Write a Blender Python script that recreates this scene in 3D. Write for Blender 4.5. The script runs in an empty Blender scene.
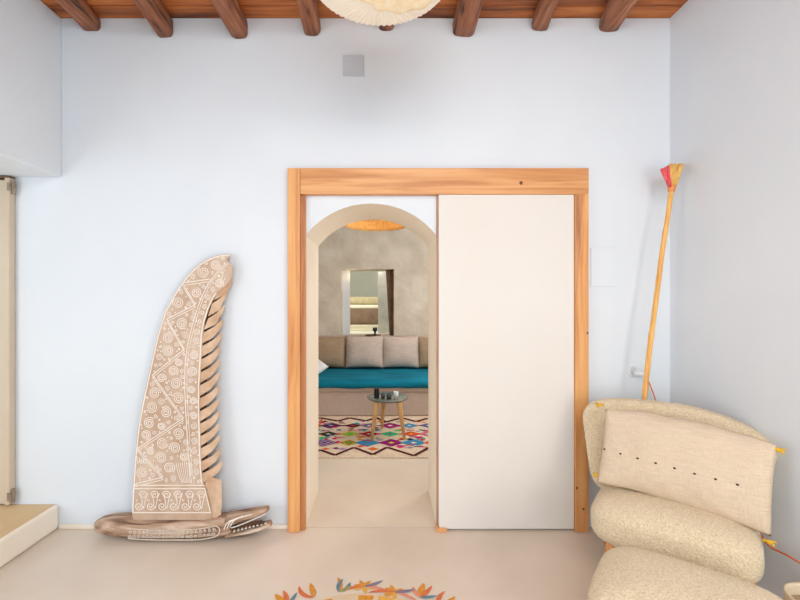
import bpy, bmesh, math, random
from mathutils import Vector, noise, Matrix
random.seed(7)
C = bpy.context.scene.collection
R = math.radians
PI = math.pi
D0 = 2.5; F = 418.0; VX = 385.0; VY = 300.0; CZ = 1.365

def P(px, py, y):
    """world point at depth plane y that the photograph shows at px, py"""
    d = y + D0
    return Vector(((px - VX) * d / F, y, CZ - (py - VY) * d / F))
def PF(px, py, z=0.0):
    """world point on the horizontal plane z"""
    d = (CZ - z) * F / (py - VY)
    return Vector(((px - VX) * d / F, d - D0, z))

# ------------------------------------------------------------------ materials
def lin(c):
    return tuple(((v / 255) / 12.92 if v / 255 <= .04045 else ((v / 255 + .055) / 1.055) ** 2.4) for v in c) + (1.0,)

def base_mat(name, rough=.6):
    m = bpy.data.materials.new(name); m.use_nodes = True
    nt = m.node_tree; b = nt.nodes['Principled BSDF']
    b.inputs['Roughness'].default_value = rough
    return m, nt, b

def mat(name, c1, c2=None, scale=4.0, rough=.6, bump=0.0, bscale=None, stretch=(1, 1, 1), detail=4.0, spec=.5, metallic=0.0, bdist=.01, contrast=(.3, .7)):
    m, nt, b = base_mat(name, rough)
    b.inputs['Specular IOR Level'].default_value = spec
    b.inputs['Metallic'].default_value = metallic
    if c2 is None:
        c2 = tuple(max(0, v - 8) for v in c1)
    tc = nt.nodes.new('ShaderNodeTexCoord'); mp = nt.nodes.new('ShaderNodeMapping')
    mp.inputs['Scale'].default_value = stretch
    nt.links.new(tc.outputs['Object'], mp.inputs['Vector'])
    n = nt.nodes.new('ShaderNodeTexNoise'); n.inputs['Scale'].default_value = scale; n.inputs['Detail'].default_value = detail
    nt.links.new(mp.outputs['Vector'], n.inputs['Vector'])
    r = nt.nodes.new('ShaderNodeValToRGB')
    r.color_ramp.elements[0].position = contrast[0]; r.color_ramp.elements[0].color = lin(c1)
    r.color_ramp.elements[1].position = contrast[1]; r.color_ramp.elements[1].color = lin(c2)
    nt.links.new(n.outputs['Fac'], r.inputs['Fac'])
    nt.links.new(r.outputs['Color'], b.inputs['Base Color'])
    if bump:
        n2 = nt.nodes.new('ShaderNodeTexNoise'); n2.inputs['Scale'].default_value = bscale or scale; n2.inputs['Detail'].default_value = detail
        nt.links.new(mp.outputs['Vector'], n2.inputs['Vector'])
        bp = nt.nodes.new('ShaderNodeBump'); bp.inputs['Strength'].default_value = bump; bp.inputs['Distance'].default_value = bdist
        nt.links.new(n2.outputs['Fac'], bp.inputs['Height'])
        nt.links.new(bp.outputs['Normal'], b.inputs['Normal'])
    return m

def wood(name, cols, axis, scale=30.0, rough=.5, bump=.15, along=.06, waves=0.0):
    """streaky grain running along the given axis"""
    m, nt, b = base_mat(name, rough)
    tc = nt.nodes.new('ShaderNodeTexCoord'); mp = nt.nodes.new('ShaderNodeMapping')
    s = [1, 1, 1]; s[axis] = along
    mp.inputs['Scale'].default_value = s
    nt.links.new(tc.outputs['Object'], mp.inputs['Vector'])
    n = nt.nodes.new('ShaderNodeTexNoise'); n.inputs['Scale'].default_value = scale; n.inputs['Detail'].default_value = 6
    n.inputs['Distortion'].default_value = .6
    nt.links.new(mp.outputs['Vector'], n.inputs['Vector'])
    r = nt.nodes.new('ShaderNodeValToRGB')
    el = r.color_ramp.elements
    el[0].position = .3; el[0].color = lin(cols[0]); el[1].position = .72; el[1].color = lin(cols[-1])
    for i, c in enumerate(cols[1:-1]):
        e = el.new(.3 + .42 * (i + 1) / (len(cols) - 1)); e.color = lin(c)
    nt.links.new(n.outputs['Fac'], r.inputs['Fac'])
    nt.links.new(r.outputs['Color'], b.inputs['Base Color'])
    bp = nt.nodes.new('ShaderNodeBump'); bp.inputs['Strength'].default_value = bump; bp.inputs['Distance'].default_value = .01
    nt.links.new(n.outputs['Fac'], bp.inputs['Height']); nt.links.new(bp.outputs['Normal'], b.inputs['Normal'])
    return m

def translucent(name, c, amount=.5, emit=0.0, emit_c=None, rough=.7, c2=None, wave=None):
    m, nt, b = base_mat(name, rough)
    out = nt.nodes['Material Output']
    b.inputs['Base Color'].default_value = lin(c)
    t = nt.nodes.new('ShaderNodeBsdfTranslucent'); t.inputs['Color'].default_value = lin(c)
    mix = nt.nodes.new('ShaderNodeMixShader'); mix.inputs['Fac'].default_value = amount
    nt.links.new(b.outputs[0], mix.inputs[1]); nt.links.new(t.outputs[0], mix.inputs[2])
    nt.links.new(mix.outputs[0], out.inputs['Surface'])
    if c2 is not None:
        tc = nt.nodes.new('ShaderNodeTexCoord')
        n = nt.nodes.new('ShaderNodeTexNoise'); n.inputs['Scale'].default_value = wave or 60
        nt.links.new(tc.outputs['Object'], n.inputs['Vector'])
        r = nt.nodes.new('ShaderNodeValToRGB'); r.color_ramp.elements[0].position = .35; r.color_ramp.elements[1].position = .65
        r.color_ramp.elements[0].color = lin(c); r.color_ramp.elements[1].color = lin(c2)
        nt.links.new(n.outputs['Fac'], r.inputs['Fac'])
        nt.links.new(r.outputs['Color'], b.inputs['Base Color']); nt.links.new(r.outputs['Color'], t.inputs['Color'])
    if emit:
        b.inputs['Emission Color'].default_value = lin(emit_c or c); b.inputs['Emission Strength'].default_value = emit
    return m

def emission(name, c, s):
    m, nt, b = base_mat(name)
    b.inputs['Base Color'].default_value = lin(c)
    b.inputs['Emission Color'].default_value = lin(c); b.inputs['Emission Strength'].default_value = s
    return m

def boucle(name, c1, c2, scale=140):
    m, nt, b = base_mat(name, .95)
    b.inputs['Specular IOR Level'].default_value = .1
    b.inputs['Sheen Weight'].default_value = .3
    tc = nt.nodes.new('ShaderNodeTexCoord')
    n = nt.nodes.new('ShaderNodeTexNoise'); n.inputs['Scale'].default_value = scale; n.inputs['Detail'].default_value = 3; n.inputs['Distortion'].default_value = 1.2
    nt.links.new(tc.outputs['Object'], n.inputs['Vector'])
    v = nt.nodes.new('ShaderNodeTexVoronoi'); v.inputs['Scale'].default_value = scale * .8
    nt.links.new(n.outputs['Color'], v.inputs['Vector']) if False else nt.links.new(tc.outputs['Object'], v.inputs['Vector'])
    r = nt.nodes.new('ShaderNodeValToRGB'); r.color_ramp.elements[0].position = .36; r.color_ramp.elements[1].position = .62
    r.color_ramp.elements[0].color = lin(c2); r.color_ramp.elements[1].color = lin(c1)
    nt.links.new(n.outputs['Fac'], r.inputs['Fac']); nt.links.new(r.outputs['Color'], b.inputs['Base Color'])
    bp = nt.nodes.new('ShaderNodeBump'); bp.inputs['Strength'].default_value = .8; bp.inputs['Distance'].default_value = .0085
    add = nt.nodes.new('ShaderNodeMath'); add.operation = 'SUBTRACT'
    nt.links.new(n.outputs['Fac'], add.inputs[0]); nt.links.new(v.outputs['Distance'], add.inputs[1])
    nt.links.new(add.outputs[0], bp.inputs['Height']); nt.links.new(bp.outputs['Normal'], b.inputs['Normal'])
    return m

def weave(name, c1, c2, scale=220, rough=.9):
    m, nt, b = base_mat(name, rough)
    b.inputs['Specular IOR Level'].default_value = .15
    tc = nt.nodes.new('ShaderNodeTexCoord')
    hs = []
    for st in ((1, 1, .06), (.06, .06, 1)):
        mp = nt.nodes.new('ShaderNodeMapping'); mp.inputs['Scale'].default_value = st
        nt.links.new(tc.outputs['Object'], mp.inputs['Vector'])
        n = nt.nodes.new('ShaderNodeTexNoise'); n.inputs['Scale'].default_value = scale; n.inputs['Detail'].default_value = 2
        nt.links.new(mp.outputs['Vector'], n.inputs['Vector']); hs.append(n)
    a = nt.nodes.new('ShaderNodeMath'); a.operation = 'ADD'
    nt.links.new(hs[0].outputs['Fac'], a.inputs[0]); nt.links.new(hs[1].outputs['Fac'], a.inputs[1])
    mu = nt.nodes.new('ShaderNodeMath'); mu.operation = 'MULTIPLY'; mu.inputs[1].default_value = .5
    nt.links.new(a.outputs[0], mu.inputs[0])
    r = nt.nodes.new('ShaderNodeValToRGB'); r.color_ramp.elements[0].position = .38; r.color_ramp.elements[1].position = .62
    r.color_ramp.elements[0].color = lin(c2); r.color_ramp.elements[1].color = lin(c1)
    nt.links.new(mu.outputs[0], r.inputs['Fac']); nt.links.new(r.outputs['Color'], b.inputs['Base Color'])
    bp = nt.nodes.new('ShaderNodeBump'); bp.inputs['Strength'].default_value = .25; bp.inputs['Distance'].default_value = .002
    nt.links.new(mu.outputs[0], bp.inputs['Height']); nt.links.new(bp.outputs['Normal'], b.inputs['Normal'])
    return m

M = {}
M['plaster'] = mat('white_plaster', (230, 235, 240), (225, 230, 236), 1.6, .85, .12, 2.2, spec=.2, bdist=.03)
M['plaster_warm'] = mat('warm_lit_plaster', (250, 240, 224), (243, 231, 214), 2.0, .85, .2, 3, spec=.2, bdist=.02)  # warmer copy of the wall plaster, with warm light mixed into the colour
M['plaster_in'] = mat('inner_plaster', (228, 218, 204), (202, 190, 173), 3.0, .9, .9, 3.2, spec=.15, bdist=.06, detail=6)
M['plaster_bed'] = mat('bedroom_plaster', (228, 226, 210), (220, 217, 200), 2.0, .9, .2, spec=.15)
M['plaster_grey'] = mat('patchy_grey_plaster', (206, 206, 198), (180, 180, 172), 7.0, .9, .3, spec=.15)
M['floor'] = mat('beige_microcement', (230, 215, 199), (217, 201, 184), 2.2, .38, .05, 6, detail=8, spec=.35, bdist=.01)
M['step_top'] = mat('sandstone_step', (226, 196, 152), (208, 174, 130), 3, .6, .1, spec=.3)
M['pine_x'] = wood('pine_along_x', [(196, 128, 74), (222, 158, 100), (236, 180, 124)], 0, 26, .45, .05)
M['pine_z'] = wood('pine_along_z', [(200, 130, 72), (226, 160, 98), (240, 184, 122)], 2, 26, .45, .05)
M['pine_dark'] = wood('pine_red_grain', [(168, 104, 62), (200, 136, 88), (214, 152, 104)], 2, 40, .5, .05)
M['knot'] = mat('pine_knot', (120, 66, 36), (90, 48, 26), 40, .6)
M['door'] = mat('door_paint', (234, 228, 222), (230, 223, 215), 1.2, .75, spec=.2)
M['plank'] = wood('ceiling_plank', [(96, 46, 22), (186, 104, 44), (222, 140, 70)], 0, 14, .55, .3, along=.1)
M['beam'] = wood('hewn_beam', [(58, 28, 16), (146, 88, 56), (160, 100, 68), (198, 138, 98)], 1, 30, .65, 1.0, along=.10)
M['gap'] = mat('dark_gap', (30, 18, 12), None, 5, .9)
M['shutter'] = mat('beige_paint', (214, 196, 172), (206, 188, 164), 2, .5)
M['brass'] = mat('worn_brass', (176, 160, 140), (140, 122, 104), 30, .4, metallic=.3)
M['rail'] = mat('brown_rail', (120, 92, 66), (96, 72, 50), 20, .5)
M['greyplate'] = mat('grey_plate', (206, 212, 220), None, 3, .5)
M['whiteplate'] = mat('white_plate', (236, 238, 241), None, 3, .4)
M['carve'] = mat('weathered_carved_wood', (216, 192, 172), (186, 154, 128), 9, .85, .4, 30, detail=6, spec=.15, stretch=(1, 1, .4))
M['ridge'] = mat('whitewashed_ridge', (250, 242, 234), (240, 228, 216), 20, .9, .2, spec=.1)
M['toothw'] = mat('bare_carved_wood', (226, 196, 168), (196, 158, 126), 14, .85, .5, 30, spec=.15)
M['log'] = wood('weathered_log', [(110, 80, 60), (186, 152, 126), (232, 210, 190)], 0, 26, .85, .6, along=.15)
M['strip'] = mat('strip_whitewash', (232, 216, 200), (210, 190, 172), 20, .9, .2, spec=.1)
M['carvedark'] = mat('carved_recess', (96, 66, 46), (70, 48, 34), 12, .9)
M['boucle'] = boucle('cream_boucle', (255, 240, 208), (232, 203, 162), 170)
M['linen'] = weave('natural_linen', (224, 204, 180), (210, 189, 164), 300)
M['stitch'] = mat('dark_thread', (60, 46, 40), None, 5, .9)
M['tie'] = mat('yellow_cord', (232, 186, 40), (210, 160, 24), 60, .7)
M['legwood'] = wood('chair_leg_wood', [(168, 100, 44), (200, 132, 66), (214, 150, 84)], 2, 40, .45, .05)
M['tablewood'] = wood('table_leg_wood', [(206, 152, 88), (228, 180, 116), (238, 196, 136)], 2, 40, .45, .05)
M['bamboo'] = wood('cane_handle', [(216, 150, 70), (242, 184, 100), (250, 200, 122)], 2, 50, .4, .05)
M['straw'] = wood('broom_straw', [(214, 158, 76), (246, 196, 108), (252, 216, 146)], 2, 160, .7, .8, along=.03)
M['redstraw'] = wood('red_straw', [(216, 54, 68), (244, 96, 104), (250, 134, 132)], 2, 160, .7, .8, along=.03)
M['orange'] = mat('orange_cord', (244, 120, 60), (232, 104, 50), 60, .5)
M['binding'] = mat('tan_binding', (240, 158, 92), (226, 140, 76), 80, .6)
M['pot'] = mat('cream_ceramic', (232, 216, 190), (216, 196, 166), 12, .5, .1)
M['soil'] = mat('pebbles', (200, 176, 140), (150, 124, 92), 60, .9, .8)
M['sofa'] = weave('pinkish_sofa_linen', (204, 186, 172), (192, 173, 158), 160)
M['cushion'] = weave('greige_cushion', (206, 188, 176), (186, 168, 157), 140)
M['cushion2'] = weave('tan_cushion', (176, 150, 124), (154, 130, 106), 140)
M['teal'] = mat('teal_cover', (6, 128, 156), (2, 100, 124), 9, .85, .35, 12, spec=.2, stretch=(.3, 1, 1), bdist=.02)
M['whitefab'] = weave('white_cotton', (236, 236, 238), (220, 222, 226), 140)
M['glass_top'] = mat('grey_green_glass_top', (118, 124, 114), (98, 106, 98), 5, .12, spec=.6)
M['black'] = mat('black_glaze', (26, 24, 26), None, 5, .3)
M['smoke'] = mat('smoked_glass', (74, 74, 76), (52, 52, 54), 10, .15, spec=.6)
M['paleglass'] = mat('pale_frosted_glass', (220, 220, 216), None, 8, .25)
M['tray'] = mat('brown_tray', (110, 66, 40), (84, 50, 30), 20, .5)
M['curtain'] = mat('brown_curtain', (150, 120, 96), (122, 96, 76), 8, .9, spec=.1)
M['bedsheet'] = mat('bed_sheet', (238, 232, 212), (228, 220, 198), 8, .9, .2)
M['bedbrown'] = mat('brown_blanket', (138, 114, 94), (118, 96, 78), 8, .9, .3)
M['bedpillow'] = mat('olive_pillow', (192, 180, 146), (168, 156, 122), 14, .9, .4)
M['paper'] = translucent('pleated_paper', (246, 240, 230), .35, .0)
M['paper2'] = translucent('crinkled_paper', (255, 246, 226), .3, .10, (255, 238, 206), c2=(250, 232, 200), wave=40)
M['rattan'] = translucent('woven_rattan', (252, 214, 134), .35, .04, (255, 190, 100), c2=(214, 150, 72), wave=110)
M['bulb'] = emission('lamp_bulb', (255, 226, 170), 14)
M['rugcream'] = mat('cream_wool', (232, 212, 190), (208, 184, 160), 40, .95, .5, 90, spec=.05)

def solid(name, c):
    return mat(name, c, tuple(int(v * .88) for v in c), 60, .9, spec=.1)

# ------------------------------------------------------------------ mesh helpers
def link(name, bm, mats, parent=None, smooth=False, recalc=True):
    if recalc:
        bmesh.ops.recalc_face_normals(bm, faces=bm.faces[:])
    me = bpy.data.meshes.new(name); bm.to_mesh(me); bm.free()
    for m in (mats if isinstance(mats, (list, tuple)) else [mats]):
        me.materials.append(m)
    if smooth:
        for p in me.polygons: p.use_smooth = True
    o = bpy.data.objects.new(name, me); C.objects.link(o)
    if parent is not None:
        o.parent = parent
        o.matrix_parent_inverse = wm(parent).inverted()
    return o
def wm(o):
    m = Matrix.LocRotScale(o.location, o.rotation_euler, o.scale)
    if o.parent is not None:
        m = wm(o.parent) @ o.matrix_parent_inverse @ m
    return m

def tag(o, label=None, cat=None, group=None, kind=None):
    if label: o['label'] = label
    if cat: o['category'] = cat
    if group: o['group'] = group
    if kind: o['kind'] = kind
    return o
def struct(o):
    o['kind'] = 'structure'; return o
def thing(name, label, cat, loc, group=None):
    o = bpy.data.objects.new(name, None); C.objects.link(o); o.location = loc
    o.empty_display_size = .1
    return tag(o, label, cat, group)

def add_box(bm, lo, hi, mi=0):
    vs = [bm.verts.new((x, y, z)) for z in (lo[2], hi[2]) for y in (lo[1], hi[1]) for x in (lo[0], hi[0])]
    fs = [(0, 2, 3, 1), (4, 5, 7, 6), (0, 1, 5, 4), (2, 6, 7, 3), (0, 4, 6, 2), (1, 3, 7, 5)]
    out = []
    for f in fs:
        g = bm.faces.new([vs[i] for i in f]); g.material_index = mi; out.append(g)
    return vs, out
def box(lo, hi, bev=0.0, seg=2):
    bm = bmesh.new(); add_box(bm, lo, hi)
    if bev:
        bmesh.ops.bevel(bm, geom=bm.edges[:], offset=bev, segments=seg, affect='EDGES', profile=.5)
    return bm

def add_tube(bm, pts, rad, n=10, cap=True, mi=0):
    pts = [Vector(p) for p in pts]
    rings = []
    up = Vector((0, 0, 1))
    prev = None
    for i, p in enumerate(pts):
        t = (pts[min(i + 1, len(pts) - 1)] - pts[max(i - 1, 0)]).normalized()
        if prev is None:
            a = t.cross(up)
            if a.length < 1e-3: a = t.cross(Vector((1, 0, 0)))
            a.normalize()
        else:
            a = (prev - t * prev.dot(t)).normalized()
        prev = a
        b = t.cross(a)
        r = rad[i] if isinstance(rad, (list, tuple)) else rad
        rings.append([bm.verts.new(p + a * r * math.cos(2 * PI * k / n) + b * r * math.sin(2 * PI * k / n)) for k in range(n)])
    for i in range(len(rings) - 1):
        for k in range(n):
            f = bm.faces.new((rings[i][k], rings[i][(k + 1) % n], rings[i + 1][(k + 1) % n], rings[i + 1][k])); f.material_index = mi
    if cap:
        bm.faces.new(rings[0][::-1]).material_index = mi; bm.faces.new(rings[-1]).material_index = mi
def tube(pts, rad, n=10):
    bm = bmesh.new(); add_tube(bm, pts, rad, n); return bm

def lathe(prof, n=32, c=(0, 0, 0), close=False, wob=None):
    bm = bmesh.new(); rings = []
    for (r, z) in prof:
        ring = []
        for k in range(n):
            a = 2 * PI * k / n
            rr = r * (wob(a, z) if wob else 1)
            ring.append(bm.verts.new((c[0] + rr * math.cos(a), c[1] + rr * math.sin(a), c[2] + z)))
        rings.append(ring)
    for i in range(len(rings) - 1):
        for k in range(n):
            bm.faces.new((rings[i][k], rings[i][(k + 1) % n], rings[i + 1][(k + 1) % n], rings[i + 1][k]))
    if close:
        bm.faces.new(rings[0][::-1]); bm.faces.new(rings[-1])
    return bm

def smoothpath(pts, sub=6):
    pts = [Vector(p) for p in pts]; out = []
    for i in range(len(pts) - 1):
        p0 = pts[max(i - 1, 0)]; p1 = pts[i]; p2 = pts[i + 1]; p3 = pts[min(i + 2, len(pts) - 1)]
        for s in range(sub):
            t = s / sub
            out.append(.5 * ((2 * p1) + (-p0 + p2) * t + (2 * p0 - 5 * p1 + 4 * p2 - p3) * t * t + (-p0 + 3 * p1 - 3 * p2 + p3) * t ** 3))
    out.append(pts[-1]); return out

def rounded(half, n=4.0, m=3.0, cuts=28, jitter=0.0, jscale=60, f=None):
    """rounded block: a cube pushed to the superellipsoid with plan exponent n and profile exponent m"""
    bm = bmesh.new(); bmesh.ops.create_cube(bm, size=2)
    bmesh.ops.subdivide_edges(bm, edges=bm.edges[:], cuts=cuts, use_grid_fill=True)
    for v in bm.verts:
        p = v.co.copy()
        p = Vector([math.tan(c * PI / 4) for c in p])
        q = (abs(p.x) ** n + abs(p.y) ** n) ** (m / n) + abs(p.z) ** m
        p = p / q ** (1 / m)
        w = Vector((p.x * half[0], p.y * half[1], p.z * half[2]))
        if f: w = f(w, p)
        v.co = w
    if jitter:
        bm.normal_update()
        for v in bm.verts:
            v.co += v.normal * jitter * (noise.noise(v.co * jscale) + .5 * noise.noise(v.co * jscale * 2.3))
    return bm

def place(bm, loc, rot=None):
    mtx = Matrix.Translation(loc) @ (rot.to_4x4() if rot is not None else Matrix.Identity(4))
    bmesh.ops.transform(bm, matrix=mtx, verts=bm.verts[:]); return bm

def pillow(w, h, t, nx=36, ny=28, pinch=.06, wr=.006, seed=0):
    """pillow lying in the local x-z plane, thickness along y"""
    bm = bmesh.new(); g = {}
    for side in (-1, 1):
        for i in range(nx + 1):
            for j in range(ny + 1):
                a = -1 + 2 * i / nx; b = -1 + 2 * j / ny
                edge = i in (0, nx) or j in (0, ny)
                if side == 1 and edge:
                    g[(1, i, j)] = g[(-1, i, j)]; continue
                prof = (max(0, 1 - abs(a) ** 2.6)) ** .55 * (max(0, 1 - abs(b) ** 2.6)) ** .55
                x = w / 2 * a * (1 - pinch * (1 - b * b) * .6 * abs(a) ** 3)
                z = h / 2 * b * (1 - pinch * (1 - a * a) * abs(b) ** 3)
                y = side * t / 2 * prof
                nn = noise.noise(Vector((x * 7 + seed, z * 7, side * 3.1 + seed))) * wr * (0.4 + .6 * prof)
                nn += noise.noise(Vector(((x + z) * 22 + seed, (z - x) * 9, seed * 2.0))) * wr * .35 * (.3 + .7 * (max(abs(a), abs(b)) ** 2))
                g[(side, i, j)] = bm.verts.new((x, y + (0 if edge else nn * side), z + (noise.noise(Vector((x * 9, seed, 0))) * wr if edge else 0)))
    for side in (-1, 1):
        for i in range(nx):
            for j in range(ny):
                bm.faces.new((g[(side, i, j)], g[(side, i + 1, j)], g[(side, i + 1, j + 1)], g[(side, i, j + 1)]))
    return bm

def prism(bm, front, back, mi=0, mside=None):
    """closed solid between two matching outlines"""
    a = [bm.verts.new(p) for p in front]; b = [bm.verts.new(p) for p in back]
    n = len(a); fs = []
    f = bm.faces.new(a); f.material_index = mi; fs.append(f)
    f = bm.faces.new(b[::-1]); f.material_index = mi if mside is None else mside; fs.append(f)
    for i in range(n):
        f = bm.faces.new((a[i], b[i], b[(i + 1) % n], a[(i + 1) % n])); f.material_index = mi if mside is None else mside
    for f in fs: f.normal_update()
    bmesh.ops.triangulate(bm, faces=fs, ngon_method='BEAUTY')

# ------------------------------------------------------------------ room shell
XL, XR, ZC, YB = -1.932, 1.704, 3.05, -4.2
AX0, AX1, ZS, ZA, TH = -.478, .311, 1.748, 1.942, .5
HX0 = -3.3
def arch_pts(n=24):
    cx = (AX0 + AX1) / 2; hw = (AX1 - AX0) / 2; sag = ZA - ZS
    r = (hw * hw + sag * sag) / (2 * sag)
    out = []
    for i in range(n + 1):
        x = AX0 + (AX1 - AX0) * i / n
        out.append((x, ZA - r + math.sqrt(max(0, r * r - (x - cx) ** 2))))
    return out
bm = bmesh.new()
def quad(a, b, c, d): bm.faces.new([bm.verts.new(p) for p in (a, b, c, d)])
for y in (0, TH):
    quad((HX0, y, 0), (AX0, y, 0), (AX0, y, ZC), (HX0, y, ZC))
    quad((AX1, y, 0), (XR, y, 0), (XR, y, ZC), (AX1, y, ZC))
    ap = arch_pts()
    for i in range(len(ap) - 1):
        (x0, z0), (x1, z1) = ap[i], ap[i + 1]
        quad((x0, y, z0), (x1, y, z1), (x1, y, ZC), (x0, y, ZC))
quad((AX0, 0, 0), (AX0, TH, 0), (AX0, TH, ZS), (AX0, 0, ZS))
quad((AX1, 0, 0), (AX1, TH, 0), (AX1, TH, ZS), (AX1, 0, ZS))
for i in range(len(ap) - 1):
    (x0, z0), (x1, z1) = ap[i], ap[i + 1]
    quad((x0, 0, z0), (x1, 0, z1), (x1, TH, z1), (x0, TH, z0))
quad((HX0, 0, ZC), (XR, 0, ZC), (XR, TH, ZC), (HX0, TH, ZC))
bmesh.ops.remove_doubles(bm, verts=bm.verts[:], dist=1e-5)
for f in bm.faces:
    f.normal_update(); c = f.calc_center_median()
    if abs(f.normal.y) < .5 and c.z < 2.2 and AX0 - .01 < c.x < AX1 + .01: f.material_index = 1  # arch reveals: warm inner-room light put into the plaster colour
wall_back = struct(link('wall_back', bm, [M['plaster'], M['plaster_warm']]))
wall_right = struct(link('wall_right', box((XR, YB, 0), (XR + .2, TH, ZC)), M['plaster']))
wall_left = struct(link('wall_left', box((HX0, YB, 2.098), (XL, 0, ZC), .008), M['plaster']))
floor = struct(link('floor', box((HX0, YB, -.1), (XR, .004, 0)), M['floor']))
floor_in = struct(link('floor', box((-1.6, .010, -.1), (1.6, 3.8, 0)), M['floor']))
# raised step along the left side: sandy tread, white rounded riser
bm = box((HX0, YB, .0), (-1.945, 0, .151), .022, 4)
for f in bm.faces:
    f.material_index = 1 if (f.normal.z > .9 and f.calc_center_median().z > .14) else 0
step = struct(link('trim_1', bm, [M['plaster_warm'], M['step_top']], recalc=False))
base = struct(link('baseboard_back', box((-1.945, -.012, 0), (-.56, 0, .026), .005), M['plaster_warm']))
base = struct(link('baseboard_back', box((1.24, -.012, 0), (XR, 0, .026), .005), M['plaster_warm']))

# ceiling of planks running across
bm = bmesh.new()
y = 0.0; k = 0
rr = random.Random(3)
while y > YB:
    w = .105 if k == 0 else rr.uniform(.17, .24)
    dz = rr.uniform(0, .008)
    x = HX0 if k % 2 else HX0 + .4
    add_box(bm, (HX0, max(YB, y - w + .005), ZC + dz), (XR + .05, y, ZC + .03))
    y -= w; k += 1
add_box(bm, (HX0, YB, ZC + .03), (XR + .1, .5, ZC + .06), 1)
ceiling = struct(link('ceiling', bm, [M['plank'], M['gap']]))

# roof beams: pixel extents where they meet the wall and where they leave the picture
beams = [((80, 99, 30), (52, 77)), ((155, 172, 36.5), (130, 149)), ((230, 247, 38), (208, 229)), ((303, 320, 35), (294, 314)),
         ((379, 393.5, 30), (377, 394)), ((453, 475, 36), (460, 484)), ((533, 550, 30), (543, 561)), ((601, 620, 31), (614, 641))]
ords = ['round-edged roof beam nearest the left wall', 'second roof beam from the left wall', 'third roof beam from the left, above the sculpture',
        'roof beam just left of the paper pendant lamp', 'roof beam mostly hidden behind the paper pendant lamp', 'cracked roof beam just right of the paper pendant lamp',
        'slim roof beam second from the right wall', 'roof beam nearest the right wall']
for bi, ((l, r, b), (l0, r0)) in enumerate(beams):
    rb = random.Random(20 + bi)
    zb = CZ - (b - VY) * 2.48 / F
    xa0 = (l - VX) * 2.48 / F; xa1 = (r - VX) * 2.48 / F
    d2 = (zb - CZ) * F / 300
    xb0 = (l0 - VX) * d2 / F; xb1 = (r0 - VX) * d2 / F
    yb = d2 - D0
    bm = bmesh.new(); rings = []
    NS = 40
    for s in range(NS + 1):
        yy = -.004 + (YB + .05) * s / NS
        t = min(yy / yb, 2.0) if yb else 0
        t2 = t if t < 1 else 1 + (t - 1) * .15
        c0 = xa0 + (xb0 - xa0) * t2; c1 = xa1 + (xb1 - xa1) * t2
        cx = (c0 + c1) / 2 + .012 * noise.noise(Vector((yy * 2, bi * 9.1, 0))) * (0 if s == 0 else 1)
        hw = (c1 - c0) / 2
        ring = []
        NA = 22
        for a in range(NA):
            th = 2 * PI * a / NA + PI / NA
            ex = .55
            dx = math.copysign(abs(math.cos(th)) ** ex, math.cos(th)); dz = math.copysign(abs(math.sin(th)) ** ex, math.sin(th))
            k = 1 + .09 * noise.noise(Vector((math.cos(th) * 1.3, math.sin(th) * 1.3 + bi * 5, yy * 1.6))) + .05 * noise.noise(Vector((math.cos(th) * 5, math.sin(th) * 5 + bi * 5, yy * 5)))
            h = (ZC - zb) / 2
            ring.append(bm.verts.new((cx + dx * hw * k, yy, min(ZC + .006, zb + h + dz * h * k + (.004 if dz < 0 else 0)))))
        rings.append(ring)
    for s in range(NS):
        for a in range(NA):
            bm.faces.new((rings[s][a], rings[s][(a + 1) % NA], rings[s + 1][(a + 1) % NA], rings[s + 1][a]))
    bm.faces.new(rings[0]); bm.faces.new(rings[-1][::-1])
    o = link('ceiling_beam', bm, M['beam'], smooth=True)
    tag(o, 'rough brown wooden ' + ords[bi].replace('round-edged ', '').replace('cracked ', '').replace('slim ', ''), 'beam', 'roof beams across the ceiling')

# ------------------------------------------------------------------ door frame and sliding door
yF = -.045
def fx(px, y=yF): return (px - VX) * (y + D0) / F
def fz(py, y=yF): return CZ - (py - VY) * (y + D0) / F
frame = thing('door_frame', 'pine door frame around the arched doorway and the white sliding door', 'door frame', (fx(438), 0, 0))
o = link('lintel', box((fx(300.2), yF, fz(194)), (fx(588.8), 0, fz(168)), .002), M['pine_x'], frame)
bm = bmesh.new()
kx, kz = fx(521), fz(183)
ring = [bm.verts.new((kx + .009 * math.cos(a * PI / 5) * (1 + .3 * (a % 2)), yF - .0012, kz + .011 * math.sin(a * PI / 5))) for a in range(10)]
bm.faces.new(ring); link('knot', bm, M['knot'], o)
lj = link('jamb', box((fx(287.5), yF, .001), (fx(299.8), 0, fz(168)), .002), M['pine_z'], frame)
tag(link('jamb_lining', box((fx(299.8), -.022, .001), ((305.6 - VX) * 2.478 / F, 0, fz(194)), .001), M['pine_dark'], frame), 'darker reddish pine strip inside the left post')
rj = link('jamb', box((fx(575.5), yF + .001, .001), (fx(588.8), 0, fz(194)), .002), M['pine_z'], frame)
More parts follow.
